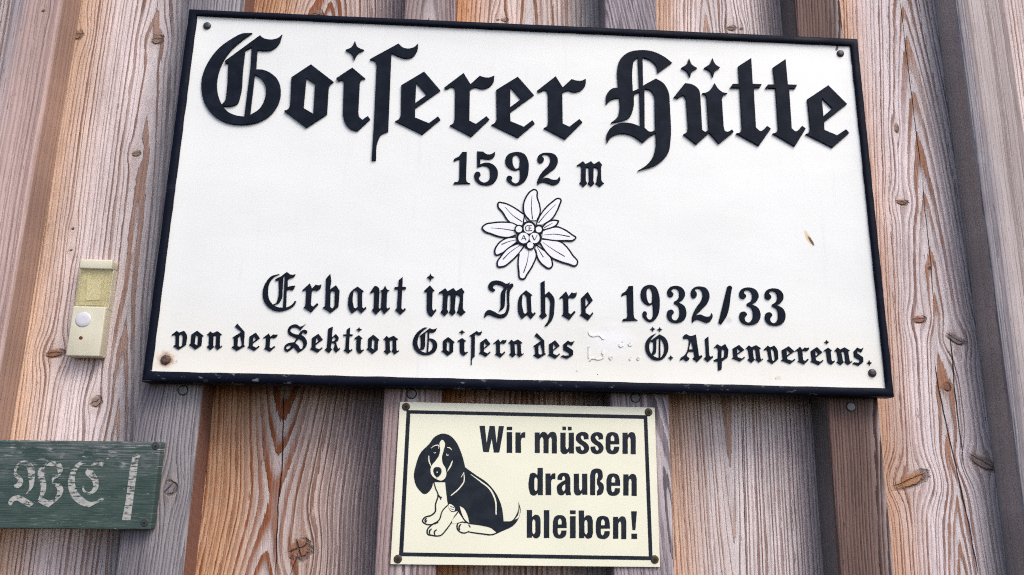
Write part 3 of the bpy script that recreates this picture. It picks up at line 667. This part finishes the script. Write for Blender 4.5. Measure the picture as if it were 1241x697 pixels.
discs = [circle(RF, YE, *c) for c in ((383, 303, 52, 28), (422, 372, 52, 28), (345, 372, 52, 28), (312, 310, 32, 24), (452, 312, 34, 24), (392, 423, 33, 24))]
em = [(solid([d_], YE - .00100 - i * .00002, .0003), 0) for i, d_ in enumerate(discs)]
flor = [circle(RF, YE, *c) for c in ((383, 303, 37, 28), (422, 372, 36, 28), (345, 372, 37, 28), (312, 310, 22, 24), (452, 312, 21, 24), (392, 423, 22, 24))]
em.append((solid(flor, YE - .00124, .0003), 1))
let = [ribbon(RF, YE, '330,388 345,352', 4.5), ribbon(RF, YE, '362,388 345,352', 7), ribbon(RF, YE, '336,376 357,376', 4),
       ribbon(RF, YE, '404,352 421,388', 8), ribbon(RF, YE, '440,352 423,388', 4.5),
       ribbon(RF, YE, '380,284 362,290~ 358,306~ 366,320~ 382,322', 6), ribbon(RF, YE, '384,284 384,322', 6), ribbon(RF, YE, '386,285 404,284', 5), ribbon(RF, YE, '386,303 400,302', 5), ribbon(RF, YE, '386,321 405,319', 5)]
for i, c in enumerate(let): em.append((solid([c], YE - .00145 - i * .00001, .00015), 0))
emb = merge('flower_emblem', em, sign, [ink_m, petal_m])
tag(emb, 'edelweiss emblem in black outline at the centre of the sign')
for i, (t, veins) in enumerate(petals):
    y0 = YE + .0003 - i * .000075
    parts = [(solid([contour(RF, t, YE)], y0, .0003), 1)]
    pp = t.split(); op = ' '.join(pp)
    parts.append((solid([ribbon(RF, YE, op, 9.0, 9.0, 11.5)], y0 - .00003, .0003), 0))
    for v_ in veins: parts.append((solid([ribbon(RF, YE, v_, 3.0, 7.5)], y0 - .00003, .0003), 0))
    o = merge('petal', parts, emb, [ink_m, petal_m])

# ------------------------------------------------------------------ yellowish plate with the dog
plate_m, nt, b = newmat('cream_plate', .38, (.74, .75, .56), spec=.4)
x, y, z, obj = objxyz(nt)
n1 = noise(nt, vec(nt, x * 16.0, z * 16.0, 1), 1, 4, .6); n2 = noise(nt, obj, 700, 2)
c1 = mix(nt, n1.ss(.3, .7), (.80, .80, .635), (.765, .765, .60))
c1 = mix(nt, n2.ss(.66, .75) * .3, c1, (.5, .5, .36))
PB = quad([(484.5, 487), (793.5, 494), (800, 687.5), (473, 684)], -.0022)
cxp = sum(p[0] for p in PB) / 4; czp = sum(p[1] for p in PB) / 4
ed = ((x - cxp).abs() - .117).max((z - czp).abs() - .070)
c1 = mix(nt, (ed + n1 * .004).ss(.002, .0115) * .55, c1, (.78, .66, .46))
nt.links.new(c1, b.inputs['Base Color'])
bump(nt, b, noise(nt, vec(nt, x * 9.0, z * 9.0, 4), 1, 2) * 2.0, .001, .6)
print_m, nt, b = newmat('black_print', .5, (.010, .014, .022), spec=.2)
n1 = noise(nt, objxyz(nt)[3], 90, 3)
nt.links.new(mix(nt, n1.ss(.4, .7), (.008, .012, .020), (.016, .021, .030)), b.inputs['Base Color'])
dog = empty('dog_sign', (cxp, 0, PB[3][1]), 'small cream plate with a sitting dog and black lettering, screwed on under the large sign', 'sign')
bm = slab(PB, -.0022, -.0006, .0004); done(bm, 'plate', [plate_m], dog)
YP = -.0022
DX = R(0, 0, 1)
def qd(pts): return [(P(a, b_, YP).x, P(a, b_, YP).z) for a, b_ in pts]
bo = qd([(492.8, 497), (784.4, 503.3), (791, 679), (483.5, 674)]); bi = qd([(497.3, 501.3), (780.2, 507.7), (786.3, 674.2), (488.8, 669.5)])
merge('printed_border', [(solid([bo, bi], YP + .0001, .00025), 0)], dog, [print_m])
RW = R(570, 500, 4.3545)
trace('W', RW, YP, '48,70 77,70 86,160 102,70 129,71 139,163 150,71 178,72 153,211 124,211 113,138 98,209 68,208')
trace('xr', RW, YP, '238,105 265,105 265,119 274,106~ 290,103 290,133 273,135~ 267,152 268,213 238,212')
trace('xm', RW, YP, '340,105 366,105 366,117 380,103~ 398,105~ 409,118 424,103~ 448,106~ 457,130 457,216 430,216 430,142 424,130~ 414,142 413,215 386,214 386,142 378,130~ 367,145 367,214 340,213')
trace('xu', RW, YP, '475,106 503,106 503,182 511,194~ 519,182 519,106 547,106 547,216 520,216 520,206 506,218~ 488,218~ 477,206~ 475,190')
trace('xs', RW, YP, '592,102~ 620,112~ 625,140 600,142 598,128~ 590,121~ 583,130~ 590,144~ 613,160~ 627,185~ 620,208~ 592,219~ 565,211~ 556,190~ 556,180 582,178 584,192~ 592,200~ 600,192~ 596,180~ 575,165~ 558,145~ 562,116~')
trace('xe', RW, YP, '750,103~ 776,112~ 786,140 787,168 740,168 740,190 748,201~ 757,192 759,180 786,180 783,203~ 768,217~ 748,220~ 725,212~ 714,188 714,135 725,110~', '741,150 760,150 760,132 750,120~ 741,132')
trace('xn', RW, YP, '803,106 830,106 830,118 845,104~ 864,107~ 873,128 873,220 846,220 846,142 839,130~ 831,144 831,218 803,218')
trace('xd', RW, YP, '355,292 383,292 383,436 356,436 356,426 342,437~ 322,435~ 311,412~ 311,345~ 318,322~ 337,318~ 354,330', '346,342~ 355,352 354,405 346,414~ 338,404 338,352')
trace('xa', RW, YP, '492,318~ 518,325~ 528,348 528,415 532,436 505,436 502,424 488,436~ 468,434~ 457,410~ 459,385~ 475,370~ 500,356 500,345 493,335~ 485,345 485,356 460,355 462,335~ 475,321~', '501,377 501,403 493,415~ 485,405~ 486,390~')
trace('xz', RW, YP, '632,436 632,330 643,303~ 666,295~ 690,302~ 699,328~ 697,348~ 684,362 701,378~ 704,408~ 692,432~ 668,438 668,415 677,400~ 668,377 668,352 674,335~ 666,318~ 659,330 659,436')
trace('xb', RW, YP, '298,514 326,514 326,552 340,540~ 362,544~ 371,568 371,635 362,658~ 342,664~ 326,650 325,661 298,661', '335,564~ 343,576 343,630 335,641~ 327,630 327,576')
q_ = lambda n_, *a: put(n_, RW, YP, *a)
rc = lambda *a: [rect(RW, YP, *a)]
def printed(label, shapes):
    tag(merge('printed_word', [(solid([c for s in shapes for c in s], YP + .0001, .00025), 0)], dog, [print_m]), label)
printed('first word of the top line', [GLY['W'], rc(192, 75, 221, 93), rc(192, 103, 221, 213), GLY['xr']])
printed('second word of the top line', [GLY['xm'], GLY['xu'], rc(486, 74, 505, 93), rc(515, 75, 535, 94), GLY['xs'], q_('xs', 634, 103, 703, 219), GLY['xe'], GLY['xn']])
printed('word on the middle line', [GLY['xd'], q_('xr', 396, 319, 449, 436), GLY['xa'], q_('xu', 546, 322, 618, 438), GLY['xz'], q_('xe', 718, 321, 791, 440), q_('xn', 806, 323, 879, 440)])
printed('word with exclamation mark on the bottom line', [GLY['xb'], rc(388, 515, 417, 662), q_('xe', 435, 541, 509, 665), rc(526, 516, 556, 536), rc(526, 547, 556, 663), q_('xb', 572, 517, 647, 666), q_('xe', 662, 545, 737, 668), q_('xn', 752, 547, 824, 668),
        [contour(RW, '848,521 879,521 871,620 855,620', YP)], rc(850, 639, 880, 667)])
# the dog
RK = R(490, 510, 4.647)
body = contour(RK, '215,72~ 252,80~ 287,112~ 315,165~ 333,220~ 343,262 400,303~ 470,352~ 522,418~ 550,490~ 560,566 605,562~ 630,530~ 643,490~ 643,455 655,500~ 646,545~ 612,592~ 565,616~ 524,634 490,606~ 440,592~ 368,582 345,575 322,540~ 300,508 265,512~ 244,465 238,420~ 230,346 165,345 147,390~ 115,413~ 85,392~ 54,315~ 65,250~ 92,180~ 140,130~ 172,90~', YP)
L0, L1, L2 = YP + .0001, YP - .00008, YP - .00026
dogp = [(solid([body], L0, .00025), 0)]
stk = ['165,340 176,380~ 190,415~ 176,470~ 172,515~ 150,533~ 115,545~ 103,565~ 118,580~ 165,582~ 192,572', '250,470 216,505~ 195,560~ 150,590~ 130,615~ 130,635~ 160,646~ 205,645~ 235,615~ 262,578~ 302,512', '126,548 117,560~ 120,572', '154,608 142,622~ 144,640', '182,612 170,625~ 172,643',
       '265,574 325,571', '345,574 310,570~ 297,592~ 307,620~ 338,632~ 366,622', '320,582 309,595~ 312,615', '362,626 440,637~ 495,641~ 530,628', '192,416 198,428~ 212,432', '196,422 207,444', '362,584 372,600', '290,528 262,578', '128,560 120,574']
for i, t in enumerate(stk): dogp.append((solid([ribbon(RK, YP, t, 6, 6, 8.5)], L0 - .00003 - i * .000004, .00025), 0))
wht = [contour(RK, '213,108~ 227,122~ 222,165~ 212,205~ 216,240~ 232,268~ 230,322~ 212,336~ 180,328~ 152,302~ 150,262~ 176,225~ 196,195~ 202,160~ 200,122~', YP),
       contour(RK, '312,480 335,495~ 352,525~ 366,575 345,560~ 325,525~', YP), contour(RK, '290,535 302,528~ 325,568 268,572~', YP), contour(RK, '645,482 641,530~ 622,556 640,548~ 650,510~', YP),
       contour(RK, '248,482 252,470~ 268,473~ 285,490 282,506~ 262,506~', YP)]
for i, c in enumerate(wht): dogp.append((solid([c], L1, .00025), 1))
wl = [('375,302 430,342~ 482,385~ 512,445~ 517,528', 3, 6, 9), ('335,290 336,340~ 310,380~ 262,422', 3, 5, 7), ('320,318 335,292', 3, 3, 4), ('138,196 140,228~ 152,258', 3, 3, 7), ('272,224 262,250~ 243,285', 3, 3, 8), ('150,155 172,140~ 194,140~ 193,158', 2, 2, 5), ('240,150 254,152~ 268,165', 2, 2, 6), ('166,178 172,182~ 178,178', 2, 2, 4), ('238,185 240,194~ 250,192', 2, 2, 5)]
for i, (t, a, b_, c) in enumerate(wl): dogp.append((solid([ribbon(RK, YP, t, a, b_, c)], L1 - .00001 * (i + 1), .00025), 1))
nose = [contour(RK, '162,282 168,266~ 186,260~ 204,266~ 210,285~ 200,308~ 184,318~ 170,305~', YP), ribbon(RK, YP, '165,326 195,340~ 230,338', 3, 4, 6), ribbon(RK, YP, '185,310 183,325', 3), ribbon(RK, YP, '258,480 282,490', 3, 3), ribbon(RK, YP, '256,494 278,500', 3, 3)]
for i, c in enumerate(nose): dogp.append((solid([c], L2 - .00001 * i, .0002), 0))
dogp.append((solid([circle(RK, YP, 185, 290, 4, 10)], L2 - .0001, .0002), 1))
dp = merge('printed_dog', dogp, dog, [print_m, plate_m]); tag(dp, 'sitting black and white dog with long ears, printed on the plate')
brass_m, nt, b = newmat('dark_brass_screw', .55, (.07, .05, .035), .5)
hole_m, _, _ = newmat('screw_recess', .8, (.010, .007, .006))
for i, q in enumerate(((492, 493), (786, 499.5), (482.2, 677.5), (793.5, 678))):
    bm = bmesh.new(); c = P(*q, YP)
    disc(bm, c, .0038, YP + .0002, YP - .0009, dome=-.0002)
    disc(bm, c + Vector((.0002, 0, -.0002)), .0017, YP - .00068, YP - .0010, seg=6, mat=1, dent=.0001)
    done(bm, 'screw', [brass_m, hole_m], dog)

# ------------------------------------------------------------------ green wooden board
YG = -.012
gm, nt, b = newmat('worn_green_paint', .62, spec=.35)
x, y, z, obj = objxyz(nt)
zt = P(100, 534, YG).z; zb = P(100, 641, YG).z
grn = noise(nt, vec(nt, x * 22.0, z * 620.0, 3), 1, 4, .6)
n1 = noise(nt, vec(nt, x * 40.0, z * 90.0, 1), 1, 4, .65)
up = z.ss(zb + (zt - zb) * .45, zt)
c1 = mix(nt, n1.ss(.3, .7), (.028, .054, .046), (.049, .081, .070))
c1 = mix(nt, (grn.ss(.44, .58) * n1.ss(.36, .56) * up * 1.0).clamp(), c1, (.125, .135, .140))
c1 = mix(nt, (noise(nt, vec(nt, x * 90.0, z * 420.0, 21), 1, 4, .65).ss(.52, .66) * noise(nt, vec(nt, x * 30.0, z * 60.0, 22), 1, 3).ss(.46, .62) * (up * 1.0 + .08)).clamp(), c1, (.33, .34, .34))
c1 = mix(nt, noise(nt, vec(nt, x * 60.0, z * 900.0, 8), 1, 2).ss(.62, .68) * noise(nt, vec(nt, x * 12.0, z * 30.0, 9), 1, 2).ss(.42, .6) * (up * .9 + .25), c1, (.36, .37, .36))
c1 = mix(nt, noise(nt, vec(nt, x * 130.0, z * 300.0, 12), 1, 2).ss(.72, .76) * .7, c1, (.42, .43, .41))
c1 = mix(nt, noise(nt, vec(nt, x * 12.0, z * 700.0, 15), 1, 2).ss(.68, .75) * .8, c1, (.014, .025, .024))
nt.links.new(c1, b.inputs['Base Color'])
bump(nt, b, grn * .8 + noise(nt, vec(nt, x * 60.0, z * 900.0, 8), 1, 2) * .5, .0008, .8)
GB = [P(-250, 530, YG), P(195, 535.5, YG), P(182.3, 642.0, YG), P(-250, 639.5, YG)]
GB = [(p.x, p.z) for p in GB]
wc = empty('wooden_sign', ((GB[0][0] + GB[1][0]) / 2, 0, GB[3][1]), 'worn dark green wooden board with two flaking white blackletter capitals and a white bar', 'sign')
bm = slab(GB, YG, -.0004, .0016); done(bm, 'board', [gm], wc)
wp, nt, b = newmat('flaking_white_paint', .6)
x, y, z, obj = objxyz(nt)
f1 = noise(nt, vec(nt, x * 150.0, z * 330.0, 3), 1, 4, .65); f2 = noise(nt, vec(nt, x * 40.0, z * 800.0, 5), 1, 2)
up = z.ss(zb + (zt - zb) * .40, zb + (zt - zb) * .95)
wear = (f1 + up * .12 + (f2 - .5) * .65).ss(.535, .63)
c1 = mix(nt, f1.ss(.35, .65), (.42, .42, .39), (.27, .28, .265))
nt.links.new(c1, b.inputs['Base Color'])
tr = nt.nodes.new('ShaderNodeBsdfTransparent'); mx = nt.nodes.new('ShaderNodeMixShader')
nt.links.new(wear.s, mx.inputs[0]); nt.links.new(b.outputs[0], mx.inputs[1]); nt.links.new(tr.outputs[0], mx.inputs[2])
nt.links.new(mx.outputs[0], nt.nodes['Material Output'].inputs[0])
RC = R(0, 520, 5.362)
def painted(name, label, shapes):
    parts = [(solid([c], YG + .0001 - i * .00002, .0003), 0) for i, c in enumerate(shapes)]
    tag(merge(name, parts, wc, [wp]), label)
cw = lambda t: contour(RC, t, YG)
painted('painted_letter', 'first, wider white capital', [
    cw('150,205~ 192,215~ 222,250~ 226,310~ 212,380~ 162,432 190,385~ 184,310~ 178,260~ 158,234~ 134,235~ 112,255~ 108,285~ 130,305~ 150,335~ 140,370~ 105,386~ 91,365~ 108,355~ 118,336~ 95,310~ 92,265~ 115,225~'),
    cw('55,478~ 75,445~ 122,430~ 170,452~ 215,474~ 246,466 192,508 150,488~ 105,465~ 85,475~ 76,494~ 60,494~'),
    cw('318,205 286,265~ 292,320~ 301,370~ 291,420~ 265,456~ 246,464 264,410~ 262,350~ 245,300~ 258,255~ 290,225~'),
    cw('292,240 330,215~ 380,212~ 408,265~ 390,302~ 352,328 345,344~ 385,352~ 411,390~ 395,440~ 345,485~ 315,508 275,490~ 246,472 280,450~ 322,466~ 370,425~ 372,390~ 340,352~ 340,320~ 375,290~ 362,250~ 325,240~')])
painted('painted_letter', 'second, rounder white capital', [
    cw('595,215 550,207~ 500,225~ 455,290~ 443,360~ 465,440~ 520,490~ 575,511 630,482~ 678,457 665,450~ 620,470~ 588,474~ 545,450~ 500,400~ 487,340~ 500,270~ 535,230~ 580,222~'),
    cw('590,238 625,205~ 660,208~ 697,203 665,245 640,235~'),
    cw('575,250 556,282~ 600,340~ 605,382~ 575,410~ 552,400~ 545,370 535,374 540,405~ 570,425~ 612,415~ 642,372~ 640,335~ 610,280~ 590,252~')])
painted('painted_bar', 'slanting white bar', [cw('868,155 915,168 900,200 848,592 793,592 815,480 846,250')])
for q in ((188.6, 540.5), (175.2, 633.5)):
    bm = bmesh.new(); c = P(*q, YG)
    disc(bm, c, .0036, YG + .0003, YG - .0003, dome=-.0004); disc(bm, c, .0014, YG - .0001, YG - .0006, seg=4, mat=1)
    done(bm, 'screw', [screw_m, hole_m], wc)

# ------------------------------------------------------------------ doorbell
YD = Y_PLANK - .015
bell_m, nt, b = newmat('cream_plastic', .42, (.56, .54, .36))
x, y, z, obj = objxyz(nt)
n1 = noise(nt, obj, 40, 3, .6)
nt.links.new(mix(nt, n1.ss(.35, .7), (.66, .635, .49), (.59, .565, .425)), b.inputs['Base Color'])
bump(nt, b, noise(nt, obj, 900, 2), .0002, .4)
card_m, nt, b = newmat('yellowed_card', .7, (.62, .56, .30))
x, y, z, obj = objxyz(nt)
n1 = noise(nt, vec(nt, x * 160.0, z * 160.0, 2), 1, 3, .6)
nt.links.new(mix(nt, n1.ss(.42, .6), (.64, .59, .38), (.50, .45, .28)), b.inputs['Base Color'])
paper_m, _, _ = newmat('name_paper', .8, (.70, .66, .48))
win_m, nt, b = newmat('clear_cover', .08, (.70, .66, .45)); tr = nt.nodes.new('ShaderNodeBsdfTransparent'); tr.inputs[0].default_value = (.97, .96, .90, 1); mx = nt.nodes.new('ShaderNodeMixShader'); mx.inputs[0].default_value = .86
nt.links.new(b.outputs[0], mx.inputs[1]); nt.links.new(tr.outputs[0], mx.inputs[2]); nt.links.new(mx.outputs[0], nt.nodes['Material Output'].inputs[0])
butt_m, _, _ = newmat('white_button', .28, (.60, .60, .64))
led_m, _, _ = newmat('brown_lamp', .4, (.10, .03, .015))
FT = quad([(97, 313), (133.5, 315.5), (122.5, 434), (79, 430)], YD)
xl, xr = FT[0][0], FT[1][0]; 
dx0 = (FT[0][0] + FT[3][0]) / 2; dx1 = (FT[1][0] + FT[2][0]) / 2
dz1 = (FT[0][1] + FT[1][1]) / 2; dz0 = (FT[2][1] + FT[3][1]) / 2
print('bell', dx0, dx1, dz0, dz1, dx1 - dx0, dz1 - dz0)
bell = empty('doorbell', ((dx0 + dx1) / 2, Y_PLANK, dz0), 'cream plastic doorbell with clear name window and round white button on the plank', 'doorbell')
def box(x0, x1, y0, y1, z0, z1, bev, seg=3):
    bm = bmesh.new()
    bmesh.ops.create_cube(bm, size=1)
    for v_ in bm.verts: v_.co = ((x0 + x1) / 2 + v_.co.x * (x1 - x0), (y0 + y1) / 2 + v_.co.y * (y1 - y0), (z0 + z1) / 2 + v_.co.z * (z1 - z0))
    if bev: bmesh.ops.bevel(bm, geom=list(bm.edges), offset=bev, segments=seg, profile=.55, affect='EDGES')
    for f in bm.faces: f.smooth = bool(bev)
    return bm
wz1 = P(110, 326, YD).z; wz0 = P(103, 371, YD).z
def join(*bms):
    out = bmesh.new()
    for k in bms:
        me = bpy.data.meshes.new('t'); k.to_mesh(me); k.free(); out.from_mesh(me); bpy.data.meshes.remove(me)
    return out
dw = dx1 - dx0
bm = join(box(dx0, dx1, YD, Y_PLANK - .0003, dz0, wz0, .0016), box(dx0, dx1, YD, Y_PLANK - .0003, wz1, dz1, .0016),
          box(dx0, dx1, YD + .0055, Y_PLANK - .0004, wz0 - .002, wz1 + .002, .0))
done(bm, 'case', [bell_m], bell)
bm = box(dx0 + .003, dx1 - .004, YD + .0042, YD + .0052, wz0 + .002, wz1 - .002, 0); 
cardo = done(bm, 'name_card', [card_m], bell)
bm = box(dx0 + .009, dx1 - .009, YD + .0034, YD + .0039, wz0 + .007, wz1 - .010, 0)
bmesh.ops.rotate(bm, verts=bm.verts, cent=((dx0 + dx1) / 2, YD, (wz0 + wz1) / 2), matrix=Matrix.Rotation(-.07, 3, 'Y'))
done(bm, 'paper_slip', [paper_m], cardo)
bm = join(box(dx0 + .0006, dx1 - .0002, YD + .0006, YD + .0014, wz0 + .0003, wz1 - .0003, .0003, 2), box(dx1 - .0012, dx1 - .0003, YD + .0016, YD + .0053, wz0 + .0003, wz1 - .0003, .0002, 2), box(dx0 + .0007, dx0 + .0015, YD + .0016, YD + .0053, wz0 + .0003, wz1 - .0003, .0002, 2))
done(bm, 'window', [win_m], bell)
bm = bmesh.new(); disc(bm, P(100.8, 387.5, YD), .0078, YD + .001, YD - .0007, seg=36, dome=.0001); done(bm, 'button', [butt_m], bell)
bm = bmesh.new(); disc(bm, P(98, 409.5, YD), .0019, YD + .0005, YD - .0003, seg=16); done(bm, 'lamp', [led_m], bell)
